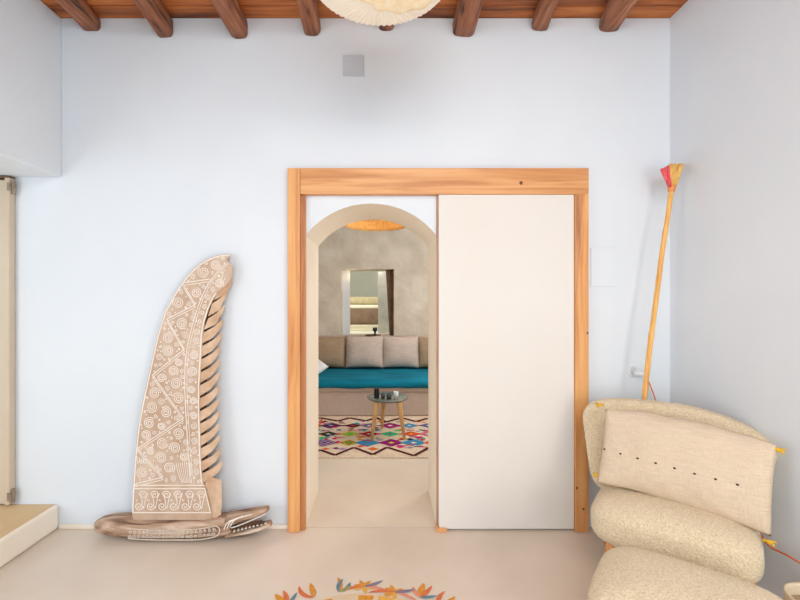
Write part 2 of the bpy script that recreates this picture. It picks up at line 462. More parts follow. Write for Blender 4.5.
# reddish wedge of grain at the top of the right post
bm = bmesh.new()
prism(bm, [(fx(575.8), yF - .0005, fz(194.3)), (fx(583), yF - .0005, fz(194.3)), (fx(581), yF - .0005, fz(240)), (fx(577), yF - .0005, fz(290)), (fx(575.8), yF - .0005, fz(300))],
      [(fx(575.8), yF + .003, fz(194.3)), (fx(583), yF + .003, fz(194.3)), (fx(581), yF + .003, fz(240)), (fx(577), yF + .003, fz(290)), (fx(575.8), yF + .003, fz(300))])
link('grain_wedge', bm, M['pine_dark'], rj)
for (kxp, kyp) in ((588, 333), (577.5, 488), (584, 509)):
    bm = bmesh.new()
    ring = [bm.verts.new((fx(kxp) - .003 + .006 * math.cos(a * PI / 4), yF - .0004, fz(kyp) + .008 * math.sin(a * PI / 4))) for a in range(8)]
    bm.faces.new(ring); link('knot', bm, M['knot'], rj)
yD = -.03
sd = link('sliding_door', box(((438.8 - VX) * (yD + D0) / F, yD, .012), (fx(575.2), -.004, fz(193.9)), .0015), M['door'])
tag(sd, 'flat white sliding door panel to the right of the arched doorway', 'door')
gp = box((fx(436.5), -.046, 0), (fx(447), -.032, .022), .002)
add_box(gp, (fx(436.5), -.032, 0), (fx(438.3), -.002, .03))
tag(link('door_guide', gp, M['pine_x']), 'small pine floor guide block under the left edge of the sliding door', 'door guide')
gp = box((fx(437.1), -.012, .031), (fx(438.3), -.003, fz(194)), .0005)
tag(link('door_edge_strip', gp, M['pine_dark']), 'thin reddish wood strip along the left edge of the sliding door', 'wood strip')

# beige shutter leaf in the left recess
sh = thing('shutter_door', 'beige painted door leaf in the recess on the far left', 'door', (-2.5, -.02, .151))
link('leaf', box((-2.95, -.035, .16), (-2.235, -.006, 2.075), .006), M['shutter'], sh)
link('edge_trim', box((-2.233, -.05, .16), (-2.205, -.006, 2.085), .006), M['shutter'], sh)
link('top_rail', box((-2.95, -.05, 2.082), (-2.205, -.006, 2.094), .003), M['rail'], sh)
for zz in (2.03, .21):
    bm = tube([(-2.196, -.03, zz - .04), (-2.196, -.03, zz + .04)], .009, 10)
    add_tube(bm, [(-2.196, -.03, zz + .01), (-2.196, -.03, zz + .018)], .013, 10)
    add_box(bm, (-2.214, -.053, zz - .025), (-2.2, -.050, zz + .025))
    link('hinge', bm, M['brass'], sh)

# plates on the wall
p0, p1 = P(343, 77, 0), P(364, 56, 0)
o = link('junction_cover', box((p0.x, -.008, p0.z), (p1.x, .0, p1.z), .002), M['greyplate'])
tag(o, 'small grey square cover plate high on the wall below the beams', 'cover plate')
p0, p1 = P(590.5, 286.5, 0), P(617.5, 247.5, 0)
o = link('access_panel', box((p0.x, -.006, p0.z), (p1.x, .0, p1.z), .002), M['plaster'])
tag(o, 'white flush rectangular access panel right of the door frame', 'cover plate')

# socket, plug and orange cord
sc_ = P(633, 371, 0)
so = thing('wall_socket', 'round white wall socket behind the cane broom', 'socket', (sc_.x, 0, sc_.z))
bm = lathe([(.036, 0), (.036, .006), (.032, .010), (.026, .010), (.024, .003), (.001, .003)], 32)
place(bm, sc_ + Vector((0, -.0005, 0)), Matrix.Rotation(PI / 2, 3, 'X')); link('socket_face', bm, M['whiteplate'], so, True)
pl0 = sc_ + Vector((.006, -.012, -.008))
pg = thing('power_cord', 'orange power cord with white plug in the socket, running behind the armchair', 'cord', pl0)
bm = tube([pl0 + Vector((-.002, .002, 0)), pl0 + Vector((.004, -.02, 0)), pl0 + Vector((.026, -.034, -.004)), pl0 + Vector((.036, -.036, -.006))], [.019, .019, .014, .008], 14)
link('plug', bm, M['whiteplate'], pg, True)
cp = smoothpath([P(643, 373.5, -.05), P(646, 377, -.052), P(650, 385, -.05), P(656, 402, -.05), P(662, 430, -.05), P(668, 480, -.04), Vector((1.62, -.1, .2)), Vector((1.680, -.3, .28)), Vector((1.690, -.55, .335)),
                 P(768, 545, -.69), P(780, 552, -.755), P(800, 563, -.845), Vector((1.690, -1.2, .30)), Vector((1.685, -1.6, .1)), Vector((1.64, -1.9, .005))], 8)
bm = tube(cp, .0036, 8)
link('cord', bm, M['orange'], pg, True)

# ------------------------------------------------------------------ cane broom
br_base = Vector((P(636, 520, -.30).x + .02, -.24, .0))
bt = P(671.5, 189, -.165)
broom = thing('cane_broom', 'upside-down broom with long cane handle leaning in the right corner', 'broom', (br_base.x, br_base.y, 0))
hp = smoothpath([br_base, P(644.5, 400, -.20), P(649.5, 350, -.192), P(656, 300, -.185), P(662.5, 250, -.177), P(667.5, 218, -.17), bt], 8)
hp[0].z = .004
rad = []
for i in range(len(hp)):
    rad.append(.0135 * (1 - .12 * i / len(hp)) * (1.12 if i % 9 == 0 else 1))
link('handle', tube(hp, rad, 12), M['bamboo'], broom, True)
link('binding', tube([bt + Vector((-.001, 0, -.016)), bt + Vector((.001, 0, .006)), bt + Vector((.002, 0, .016))], [.016, .019, .019], 16), M['binding'], broom, True)
def broom_head(x0t, x1t, x0b, x1b, yt, ytr, yb, mi, nm, lab=None):
    bm = bmesh.new(); n = 14
    for i in range(n):
        for j in range(3):
            a = (i + .5) / n + random.uniform(-.02, .02)
            dy = -.028 + .028 * j + random.uniform(-.006, .006)
            top = P(x0t + (x1t - x0t) * a, yt + (ytr - yt) * a + random.uniform(-1.2, 1.0), -.165 + dy)
            bot = P(x0b + (x1b - x0b) * a, yb, -.165 + dy * .35)
            add_tube(bm, [bot, bot.lerp(top, .5), top], [.0035, .0048, .0058], 6)
    o = link(nm, bm, mi, broom, True)
    if lab: tag(o, lab)
broom_head(661.2, 670.5, 668.5, 671.5, 170, 165.5, 187, M['redstraw'], 'bristles', 'red dyed left half of the bristles')
broom_head(669, 683.2, 670.5, 676, 165.5, 164.5, 187, M['straw'], 'bristles', 'natural straw coloured right half of the bristles')

# ------------------------------------------------------------------ carved sculpture
def Yb(py): return -.115 + (520 - py) / 266 * .062       # front face of the leaning blade
def B(px, py, off=0.0): return P(px, py, Yb(py) + off)
scl = thing('carved_sculpture', 'tall carved wooden sail-shaped sculpture on a crocodile-headed base, leaning on the wall', 'sculpture', (P(170, 540, -.13).x, -.1, 0))
left = [(133, 520), (131.8, 513), (132.2, 500), (133, 486), (134, 470), (135, 455.5), (138, 428), (141.5, 407), (146, 386), (151.5, 361), (157, 336), (164.5, 312), (175, 293), (187, 275.5), (194, 268.5), (201, 262.7), (208, 258.8), (215, 256), (222, 254.4), (229.5, 254)]
right = [(229, 257), (226.5, 260.5), (229.5, 262), (232, 265.5), (233, 271), (231.5, 279), (227, 285), (217.5, 292), (213, 300), (209, 309), (205, 322), (203, 334), (201.5, 361), (200, 386), (200, 411), (201, 450), (202, 470), (203.5, 484), (206.5, 497), (211.5, 516), (212, 520)]
outline = left + right
bm = bmesh.new()
prism(bm, [B(x, y) for x, y in outline], [B(x, y, .034) for x, y in outline], 0)
# ridges
def ribbon(pts, w, h=.0035, closed=False):
    n = len(pts); L = []
    for i in range(n):
        a = Vector(pts[max(i - 1, 0)]); b = Vector(pts[min(i + 1, n - 1)])
        t = (b - a); t = t.normalized() if t.length > 1e-6 else Vector((1, 0))
        nn = Vector((-t.y, t.x)) * w / 2
        p = Vector(pts[i])
        L.append((p + nn, p - nn))
    rows = []
    for (a, b) in L:
        a2 = (a * .8 + b * .2); b2 = (b * .8 + a * .2)
        rows.append([bm.verts.new(B(a.x, a.y, .0005)), bm.verts.new(B(a2.x, a2.y, -h)), bm.verts.new(B(b2.x, b2.y, -h)), bm.verts.new(B(b.x, b.y, .0005))])
    for i in range(n - 1):
        for k in range(3):
            f = bm.faces.new((rows[i][k], rows[i][k + 1], rows[i + 1][k + 1], rows[i + 1][k])); f.material_index = 1
    for r in (rows[0], rows[-1]):
        f = bm.faces.new(r); f.material_index = 1
def lerp_path(pts, sub=5):
    out = smoothpath([Vector((p[0], p[1], 0)) for p in pts], sub); return [(v.x, v.y) for v in out]
def inset(pts, d):
    out = []
    n = len(pts)
    for i, p in enumerate(pts):
        a = Vector(pts[max(i - 1, 0)]); b = Vector(pts[min(i + 1, n - 1)]); t = (b - a).normalized()
        q = Vector(p) + Vector((-t.y, t.x)) * d
        out.append((q.x, q.y))
    return out
# rim
ribbon(inset(left[1:], 1.2), 1.5)
ribbon([(211.5, 300), (207.6, 309), (203.6, 322), (201.5, 334), (200, 361), (198.6, 386), (198.6, 411), (199.5, 450), (200.5, 470), (202, 484)], 1.5)
ribbon([(216, 293), (211.5, 300)], 1.5)
border = lerp_path([(226, 263), (212, 279), (203, 294), (197, 310), (190, 335), (186, 356), (184.8, 380), (185.5, 405), (187, 431), (189, 460), (192, 484)], 4)
ribbon(border, 1.1); ribbon([(x + 2.2, y) for x, y in border], .8)
zig = [(185, 282), (196, 281), (204, 279), (209, 281)]
def line2(a, b):
    ribbon([a, b], 1.2); ribbon([(a[0], a[1] + 2.6), (b[0], b[1] + 2.6)], .9)
Z = [(183, 284), (195.5, 304.5), (167, 319), (184.5, 349), (152.5, 375), (183.5, 418), (137.5, 448.5), (163, 477), (135, 484)]
for a, b in zip(Z[:-1], Z[1:]): line2(a, b)
line2((183, 283), (209, 279))
for yy in (485.3, 488.6, 512.6): ribbon([(133.2, yy), (204.5 + (yy - 485) * .26, yy)], 1.3)
ribbon([(133.4, 488.6), (132.6, 512.6)], 1.2); ribbon([(204.8, 488.6), (210.6, 512.6)], 1.2)
for k in range(8):     # hatched corner near the foot
    ribbon(lerp_path([(176 + k * 2.1, 462 + abs(k - 4) * .3), (178 + k * 1.9, 472), (182 + k * 1.25, 483)], 3), .8)
for k in range(5):
    ribbon(lerp_path([(137 + k * 2.2, 456 + k * .8), (138 + k * 2.2, 464)], 2), .8)
# scrolls packed between the lines
def bx(y):
    for (x0, y0), (x1, y1) in zip(border[:-1], border[1:]):
        if y0 <= y <= y1: return x0 + (x1 - x0) * (y - y0) / max(1e-6, y1 - y0)
    return border[-1][0]
def edge_at(lst, y):
    best = None
    for (x0, y0), (x1, y1) in zip(lst[:-1], lst[1:]):
        if min(y0, y1) <= y <= max(y0, y1) and abs(y1 - y0) > 1e-6:
            return x0 + (x1 - x0) * (y - y0) / (y1 - y0)
    return None
segs = list(zip(Z[:-1], Z[1:])) + [((183, 284), (209, 279))]
segs += [((a[0], a[1] + 2.6), (b[0], b[1] + 2.6)) for a, b in segs]
def segdist(p, a, b):
    p, a, b = Vector(p), Vector(a), Vector(b); t = max(0, min(1, (p - a).dot(b - a) / (b - a).length_squared)); return (p - (a + (b - a) * t)).length
rs = random.Random(11)
circ = []
def fits(x, y, r):
    if y > 484 - r: return False
    le = edge_at(left, y)
    if le is None or x - r < le + 2.0: return False
    for (u, v) in left:
        if (u - x) ** 2 + (v - y) ** 2 < (r + 2.0) ** 2: return False
    re_ = edge_at(right, y)
    if re_ is None or x + r > re_ - 2: return False
    if y < 300 and x + r > 226: return False
    for u, v in border:
        for dx in (0, 2.2):
            if (u + dx - x) ** 2 + (v - y) ** 2 < (r + .4) ** 2: return False
    for a, b in segs:
        if segdist((x, y), a, b) < r + .3: return False
    if x > 173 and y > 458 and x < 192: return False
    for cx, cy, cr in circ:
        if (cx - x) ** 2 + (cy - y) ** 2 < (cr + r + .15) ** 2: return False
    return True
for r in (6.4, 5.7, 5.1, 4.5, 4.0, 3.5, 3.0, 2.5, 2.1):
    for _ in range(2600):
        x = rs.uniform(130, 232); y = rs.uniform(256, 484)
        if fits(x, y, r): circ.append((x, y, r))
for r in (1.5, 1.0):
    for _ in range(1800):
        x = rs.uniform(130, 232); y = rs.uniform(256, 484)
        if fits(x, y, r): circ.append((x, y, r))
def spiral(x, y, r, a0, sgn, turns, w):
    n = max(8, int(11 * turns)); pts = []
    for i in range(n + 1):
        t = i / n
        rad = r * (.12 + .8 * (1 - t)); a = a0 + sgn * 2 * PI * turns * t
        pts.append((x + rad * math.cos(a), y + rad * math.sin(a)))
    ribbon(pts, w)
for x, y, r in circ:
    if r >= 2.1:
        spiral(x, y, r, rs.uniform(0, 2 * PI), rs.choice((-1, 1)), 2.5 if r > 4.4 else (1.9 if r > 3.2 else 1.4), 1.05 if r > 4 else .85)
    else:
        q = [(x + r * .55 * math.cos(k * PI / 3), y + r * .55 * math.sin(k * PI / 3)) for k in range(7)]
        ribbon(q, r * .8)
# S scrolls in the foot band
for k in range(6):
    cx = 141 + k * 11.6; c2 = cx - 5
    spiral(cx + 2.4, 494.8, 4.7, PI, 1, 1.6, 1.1); spiral(cx - 2.2, 506.2, 4.7, 0, 1, 1.6, 1.1)
    ribbon(lerp_path([(cx - 1.1, 494.5), (cx + 1.2, 500.4), (cx + .9, 506)], 4), 1.0)
    ribbon(lerp_path([(cx + 6.8, 493), (cx + 4.6, 500), (cx + 2.5, 509)], 4), .9)
    spiral(cx - 4.4, 500, 1.3, 0, 1, 1, .8)
tag(link('blade', bm, [M['carve'], M['ridge']], scl), 'sail-shaped panel covered in whitewashed carved scrolls')
# serrated spine
gaps = [(217.5, 288), (213.5, 302), (209.5, 317), (204.8, 331), (203.4, 344.5), (202.4, 358), (201.8, 371), (201, 384), (200.8, 397), (200.6, 410), (201, 422.5), (201.4, 435), (201.8, 447), (202.6, 460), (203.4, 472), (204.4, 484)]
tips = [226, 226, 223, 221.5, 220.5, 219, 218.5, 218, 218, 218, 218, 218, 218.5, 220, 221.5]
for i in range(15):
    (ex, g0), (e2, g1) = gaps[i], gaps[i + 1]
    tx = tips[i] + 1; sp = g1 - g0
    pts = [(ex - 1.5, g0 + 1.6), (ex + (tx - ex) * .5, g0 - 4.0), (tx - .5, g0 - 11.5), (tx + .8, g0 - 11.5), (tx - .4, g0 - 5.5), (tx - 4.6, g0 + 1.0), (ex + (tx - ex) * .5, g1 - 7.2), (e2 - 1.5, g1 - .6)]
    if i == 0:
        pts = [(218, 290), (227, 284.6), (232, 277), (232.6, 274), (232, 284), (228, 291), (222, 296), (213.5, 300.6)]
    bm = bmesh.new()
    def off(px): return .006 + .016 * max(0, min(1, (px - ex) / max(1, tx - ex)))
    fr = [B(x, y, off(x) - .004) for x, y in pts]; bk = [B(x, y, off(x) + .016) for x, y in pts]
    prism(bm, fr, bk)
    bmesh.ops.bevel(bm, geom=[e for e in bm.edges if len(e.link_faces) == 2 and e.calc_face_angle(0) > .6], offset=.002, segments=2, affect='EDGES')
    link('tooth', bm, M['toothw'], scl)
bm = bmesh.new()
pts = [(204, 484), (211, 477), (221.5, 480), (222, 500), (221, 515), (212, 520), (206, 497)]
prism(bm, [B(x, y, .008) for x, y in pts], [B(x, y, .05) for x, y in pts])
link('side_block', bm, M['toothw'], scl)
# backing strip behind the teeth
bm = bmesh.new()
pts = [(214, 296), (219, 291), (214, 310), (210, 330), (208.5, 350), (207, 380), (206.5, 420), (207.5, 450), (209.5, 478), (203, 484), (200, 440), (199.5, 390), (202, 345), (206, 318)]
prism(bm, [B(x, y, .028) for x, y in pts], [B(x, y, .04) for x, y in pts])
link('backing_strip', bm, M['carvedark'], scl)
# log base, lofted along its length: (px, top py, bottom py, half depth, mid y)
yl = -.115
secs = [(96.3, 523, 529, .012), (98, 518.5, 532.5, .034), (102, 516, 535, .048), (109, 514.3, 537.5, .058), (118, 513.6, 539, .066), (128, 513.8, 540.2, .070), (140, 515.5, 541.2, .072), (160, 516.5, 541.8, .072),
        (180, 516.5, 541.8, .072), (200, 516, 541.6, .070), (214, 514.5, 541, .066), (222, 513.5, 540, .062), (228, 513, 538.6, .058), (233, 512.6, 537.4, .052)]
# top py values are of the visible top back edge; convert to heights on the centre plane
def sec(bmx, x, zt, zb, hd, yc, N=20, ex=.6, mi=0):
    ring = []
    for a in range(N):
        th = 2 * PI * a / N
        dy = math.copysign(abs(math.cos(th)) ** ex, math.cos(th)); dz = math.copysign(abs(math.sin(th)) ** ex, math.sin(th))
        k = 1 + .03 * noise.noise(Vector((x * 9, math.cos(th) * 2, math.sin(th) * 2)))
        ring.append(bmx.verts.new((x, yc + dy * hd * k, (zt + zb) / 2 + dz * (zt - zb) / 2 * k)))
    return ring
def loft(bmx, rings, mi=0):
    N = len(rings[0])
    for i in range(len(rings) - 1):
        for k in range(N):
            bmx.faces.new((rings[i][k], rings[i][(k + 1) % N], rings[i + 1][(k + 1) % N], rings[i + 1][k])).material_index = mi
    bmx.faces.new(rings[0][::-1]).material_index = mi; bmx.faces.new(rings[-1]).material_index = mi
def zat(py, y): return CZ - (py - VY) * (y + D0) / F
bm = bmesh.new(); rings = []
for (px, t, b, hd) in secs:
    yc = -.088
    zb = max(.002, zat(b, yc - hd)); zt = zat(t, yc + hd * .3)
    rings.append(sec(bm, (px - VX) * (yc + D0) / F, zt, zb, hd, yc))
loft(bm, rings)
log = link('crocodile_base', bm, M['log'], scl, True)
# carved strip of whitewashed beads on the front of the log
bm = bmesh.new()
def LY(px): return -.163 if px > 105 else -.14
def LP(px, py, o=0.0): return P(px, py, -.162 + o)
rb = random.Random(5)
def lrib(pts, w, h=.004):
    n = len(pts); rows = []
    for i in range(n):
        a = Vector(pts[max(i - 1, 0)]); b2 = Vector(pts[min(i + 1, n - 1)]); t = (b2 - a).normalized(); nn = Vector((-t.y, t.x)) * w / 2; p = Vector(pts[i])
        q0, q1 = p + nn, p - nn
        rows.append([bm.verts.new(LP(q0.x, q0.y, .006)), bm.verts.new(LP(q0.x, q0.y, -h)), bm.verts.new(LP(q1.x, q1.y, -h)), bm.verts.new(LP(q1.x, q1.y, .006))])
    for i in range(n - 1):
        for k in range(3): bm.faces.new((rows[i][k], rows[i][k + 1], rows[i + 1][k + 1], rows[i + 1][k]))
    for r_ in (rows[0], rows[-1]): bm.faces.new(r_)
top = [(127, 528.6), (150, 530.0), (175, 530.4), (200, 528.8), (216, 525.8)]
bot = [(128, 538.6), (150, 539.8), (175, 540), (200, 539.6), (215, 536.8)]
lrib(lerp_path(top, 5), 1.1, .002); lrib(lerp_path(bot, 5), 1.1, .002); lrib(lerp_path([(216, 525.8), (219.5, 529), (218.6, 534), (215, 536.8)], 4), 1.1, .002)
x = 130.0
while x < 216:
    yc_ = 534.6 - max(0, (x - 190)) * .1
    rr_ = rb.uniform(1.7, 2.4)
    for (dy) in (-2.2, 2.2):
        q = [(x + rr_ * (1 - k / 11) * math.cos(k * .9 + dy), yc_ + dy + rr_ * .8 * (1 - k / 11) * math.sin(k * .9 + dy)) for k in range(10)]
        lrib(q, .85, .002)
    x += rb.uniform(3.6, 4.6)
link('carved_strip', bm, M['strip'], log)
# jaws
def jaw(pts_list, name, mi=M['log']):
    bmj = bmesh.new(); rings = []
    for (px, t, b, hd) in pts_list:
        yc = -.098
        yf = yc - hd
        rings.append(sec(bmj, (px - VX) * (yc - hd * .6 + D0) / F, zat(t, yc), max(.003, zat(b, yf)), hd, yc, 16, .7))
    loft(bmj, rings)
    return link(name, bmj, mi, log, True)
uj = jaw([(226, 513, 529, .056), (233, 512.4, 527.5, .053), (240, 511.2, 524.6, .048), (248, 509.8, 521.6, .044), (256, 508.4, 518.6, .040), (262, 507.2, 516, .036), (266.5, 506.6, 513.6, .030), (268.4, 507.6, 511, .014)], 'upper_jaw')
lj2 = jaw([(226, 530.5, 539.6, .056), (234, 530, 537.8, .054), (242, 528.4, 536.4, .05), (250, 526.6, 535, .047), (258, 524.4, 533, .043), (264, 522.6, 530.8, .038), (269, 521.2, 528.6, .030), (271.4, 522.8, 526.6, .014)], 'lower_jaw')
bm = bmesh.new()
prism(bm, [P(px, py, -.135) for px, py in ((229, 529.5), (236, 525.5), (250, 521), (262, 520), (266, 522.5), (250, 528.5), (236, 531.5))],
      [P(px, py, -.05) for px, py in ((229, 529.5), (236, 525.5), (250, 521), (262, 520), (266, 522.5), (250, 528.5), (236, 531.5))])
link('mouth_cavity', bm, M['carvedark'], log)
bm = bmesh.new()
def JP(px, py, o=0): return P(px, py, -.152 + o + max(0, px - 235) * .0007)
for k in range(9):          # row of little teeth along the lower jaw
    px = 234 + k * 3.9; py = 531.2 - k * 1.0
    a = [JP(px - 1.2, py + 1.3), JP(px + 1.2, py + 1.0), JP(px + .6, py - .6), JP(px - .6, py - .5)]
    prism(bm, a, [p + Vector((0, .012, 0)) for p in a])
link('jaw_teeth', bm, M['strip'], lj2)
bm = bmesh.new()
for e in range(3):          # ridges around the eye
    pts = [(224 + e * 3, 530 - e * 1.5), (227 + e * 3.5, 523 - e * 1.2), (234 + e * 5, 519.5 - e * 1.6), (243 + e * 8, 516 - e * 1.4)]
    pp = lerp_path(pts, 4)
    add_tube(bm, [P(x_, y_, -.1515 + max(0, x_ - 232) * .0008) for x_, y_ in pp], .0032, 6)
pp = lerp_path([(231, 528), (240, 525), (254, 519.2), (266, 513.6)], 4)
add_tube(bm, [P(x_, y_, -.150 + max(0, x_ - 232) * .0008) for x_, y_ in pp], .003, 6)
link('brow_ridges', bm, M['ridge'], uj, True)

# ------------------------------------------------------------------ paper pendant lamp near the camera
LX, LYy, LZ = (380 - VX) * 1.6 / F, -.9, 2.545
pend = thing('paper_pendant_lamp', 'cream pleated paper pendant lamp hanging at the top centre', 'lamp', (LX, LYy, LZ))
prof = [(.001, 0), (.07, .001), (.13, .004), (.19, .011), (.23, .030), (.258, .065), (.272, .11), (.278, .16), (.268, .21), (.25, .26), (.22, .30), (.17, .335), (.11, .355), (.03, .36)]
bm = lathe(prof, 384, (LX, LYy, LZ), wob=lambda a, z: 1 + .010 * math.sin(a * 64))
for vv in bm.verts:
    dx, dy = vv.co.x - LX, vv.co.y - LYy
    vv.co.z += .0025 * math.hypot(dx, dy) / .25 * math.cos(64 * math.atan2(dy, dx))
for vv in bm.verts:
    vv.co.x = LX + (vv.co.x - LX) * 1.10; vv.co.y = LYy + (vv.co.y - LYy) * 1.06
link('pleated_shade', bm, M['paper'], pend, True)
def shade_z(r):
    for (r0, z0), (r1, z1) in zip(prof[:7], prof[1:8]):
        if r0 <= r <= r1: return z0 + (z1 - z0) * (r - r0) / (r1 - r0)
    return prof[7][1]
bm = bmesh.new()      # torn-edged crinkled sheet hugging the underside
SX, SY = LX + .085, LYy - .085
cv = bm.verts.new((SX, SY, LZ + shade_z(math.hypot(SX - LX, SY - LYy)) - .012))
prev = None
NU, NV = 90, 14
for j in range(1, NV + 1):
    row = []
    for i in range(NU):
        a = 2 * PI * i / NU
        rr_ = .182 * j / NV * (1 + (.030 * math.sin(i * .9) + .05 * noise.noise(Vector((math.cos(a) * 3, math.sin(a) * 3, 4)))) * j / NV)
        x = SX + rr_ * math.cos(a) * 1.05; y = SY + rr_ * math.sin(a)
        z = LZ + shade_z(math.hypot(x - LX, y - LYy)) - .012 - .006 * noise.noise(Vector((x * 22, y * 22, 0))) - .006 * (j / NV) ** 4
        row.append(bm.verts.new((x, y, z)))
    for i in range(NU):
        if prev is None: bm.faces.new((cv, row[i], row[(i + 1) % NU]))
        else: bm.faces.new((prev[i], row[i], row[(i + 1) % NU], prev[(i + 1) % NU]))
    prev = row
o = link('scalloped_sheet', bm, M['paper2'], pend, True)
md = o.modifiers.new('s', 'SOLIDIFY'); md.thickness = .002
link('hanging_cord', tube([(LX, LYy, LZ + .36), (LX, LYy, ZC - .01)], .004, 8), M['whiteplate'], pend)
link('ceiling_rose', lathe([(.0, -.03), (.04, -.028), (.05, 0)], 24, (LX, LYy, ZC)), M['whiteplate'], pend, True)

# ------------------------------------------------------------------ armchair, cushion, ottoman
ang = R(38)
u = Vector((math.cos(ang), -math.sin(ang), 0)); v = Vector((-math.sin(ang), -math.cos(ang), 0))   # u: towards the photo's right, v: forward
RU = Matrix((u, -v, Vector((0, 0, 1)))).transposed()      # local x=u, y=backwards, z=up
Ff = Vector((1.195, -.765, 0))
ch = thing('lounge_chair', 'cream boucle lounge chair in the right corner with a linen cushion on its back', 'chair', (Ff.x - v.x * .25, Ff.y - v.y * .25, 0))
ch_rot = RU
def CH(a, b, z): return Ff + u * a - v * b + Vector((0, 0, z))      # a sideways, b backwards from the seat's front face
bm = rounded((.315, .25, .112), 5, 3.2, 36, .0022, 70, lambda w, p: Vector((w.x, w.y, w.z + .012 * (1 - p.x * p.x) * (1 if p.z > 0 else 0))))
link('seat', place(bm, CH(-.022, .24, .328), RU), M['boucle'], ch, True)
def backf(w, p):
    t = (p.z + 1) / 2
    x = w.x * (.83 + .17 * min(1, t * 1.25))
    y = w.y + .10 * t - .05 * p.x * p.x      # leans back, wings forward
    z = w.z - (.085 if p.x > 0 else .015) * p.x * p.x * max(0, p.z)
    return Vector((x, y, z))
bm = rounded((.396, .055, .238), 5, 6.0, 36, .0022, 70, backf)
link('backrest', place(bm, CH(-.040, .37, .600), RU), M['boucle'], ch, True)
for (a, b) in ((-.235, .04), (.24, .05), (-.22, .40), (.20, .40)):
    s = -1 if a < 0 else 1
    link('leg', tube([CH(a, b, .27), CH(a + s * .015, b - .0, .0)], [.024, .014], 14), M['legwood'], ch, True)
bm = bmesh.new()
add_tube(bm, [CH(-.25, .04, .245), CH(-.22, .40, .245)], .016, 10); add_tube(bm, [CH(.24, .06, .245), CH(.2, .40, .245)], .016, 10)
add_tube(bm, [CH(-.22, .39, .25), CH(-.22, .42, .40)], .014, 10); add_tube(bm, [CH(.2, .39, .25), CH(.2, .42, .40)], .014, 10)
link('seat_frame', bm, M['legwood'], ch, True)

cu = thing('linen_cushion', 'natural linen cushion with a row of dark stitches tied over the lounge chair back', 'cushion', CH(.05, .22, .41))
cw, chh = .64, .395
bm = pillow(cw, chh, .17, 64, 44, .03, .016, 3)
tilt = Matrix.Rotation(-R(12), 3, 'X')
cc = CH(.010, .262, .622)
crot = RU @ tilt @ Matrix.Rotation(R(4.0), 3, 'Y')
def cushf(p): return p
for vv in bm.verts:
    x = vv.co.x / (cw / 2)
    vv.co.y -= .04 * x * x
    if vv.co.z > 0: vv.co.z -= .035 * x * x * (vv.co.z / (chh / 2))
place(bm, cc, crot)
from mathutils.bvhtree import BVHTree
bvh = BVHTree.FromBMesh(bm)
link('cover', bm, M['linen'], cu, True)
import itertools
for k in range(8):
    lx = -.30 + k * .072
    xx = lx / (cw / 2)
    prof_ = (1 - abs(xx) ** 2.6) ** .55
    lz = -.03
    lyy = -.04 * xx * xx - .075 * prof_ * (1 - abs(lz / (chh / 2)) ** 2.6) ** .55 - .009
    c = cc + crot @ Vector((lx, lyy, lz))
    hit = bvh.ray_cast(cc + crot @ Vector((lx, -.5, lz)), crot @ Vector((0, 1, 0)))
    if hit[0] is not None: c = hit[0] + crot @ Vector((0, -.001, 0))
    t = rounded((.0055, .005, .004), 2, 2, 3); place(t, c, crot)
    link('stitch', t, M['stitch'], cu, True)
def tie(a, z, dirx, loc):
    bm = bmesh.new()
    c = loc
    for k in range(2):
        e = c + u * dirx * (.016 + .006 * k) + Vector((0, 0, -.012 + .014 * k)) - v * .01 * k
        add_tube(bm, smoothpath([c - u * dirx * .02 + Vector((0, 0, .004 * k)), c + Vector((0, 0, .006)), e], 4), .0045, 8)
    t = rounded((.009, .008, .008), 2, 2, 5); place(t, c, RU)
    me = bpy.data.meshes.new('tmp'); t.to_mesh(me); t.free(); bm.from_mesh(me); bpy.data.meshes.remove(me)
    link('tie', bm, M['tie'], cu, True)
tie(0, 0, -1, cc + crot @ Vector((-cw / 2 - .03, -.03, chh / 2 - .022)))
tie(0, 0, 1, cc + crot @ Vector((cw / 2 + .004, -.04, chh / 2 - .055)))
tie(0, 0, -1, cc + crot @ Vector((-cw / 2 - .002, -.03, -chh / 2 + .03)))
tie(0, 0, 1, cc + crot @ Vector((cw / 2 - .004, -.02, -chh / 2 - .03)))

oc = Vector((1.055, -1.06, 0))
ot = thing('ottoman', 'cream boucle ottoman in front of the lounge chair, cut by the photo bottom edge', 'ottoman', oc)
bm = rounded((.305, .235, .105), 4.6, 3.0, 36, .0022, 70, lambda w, p: Vector((w.x, w.y, w.z + .015 * (1 - p.x * p.x) * (1 - p.y * p.y) * (1 if p.z > 0 else 0))))
link('padded_top', place(bm, oc + Vector((0, 0, .275)), RU), M['boucle'], ot, True)
for (a, b) in ((-.2, -.14), (.2, -.14), (-.2, .14), (.2, .14)):
    link('leg', tube([oc + u * a + v * b + Vector((0, 0, .23)), oc + u * a * 1.1 + v * b * 1.1], [.022, .014], 14), M['legwood'], ot, True)

# cream pot by the right wall
pc = Vector((1.535, -1.02, 0))
pot = thing('ceramic_pot', 'cream ceramic pot beside the right wall, cut by the lower right corner', 'pot', pc)
link('pot_body', lathe([(.001, .002), (.07, .002), (.082, .03), (.088, .2), (.090, .30), (.089, .306), (.084, .306), (.082, .295), (.080, .2), (.07, .05), (.001, .05)], 40, pc), M['pot'], pot, True)
link('filling', lathe([(.001, .272), (.04, .270), (.0795, .265)], 30, pc, wob=lambda a, z: 1), M['soil'], pot, True)

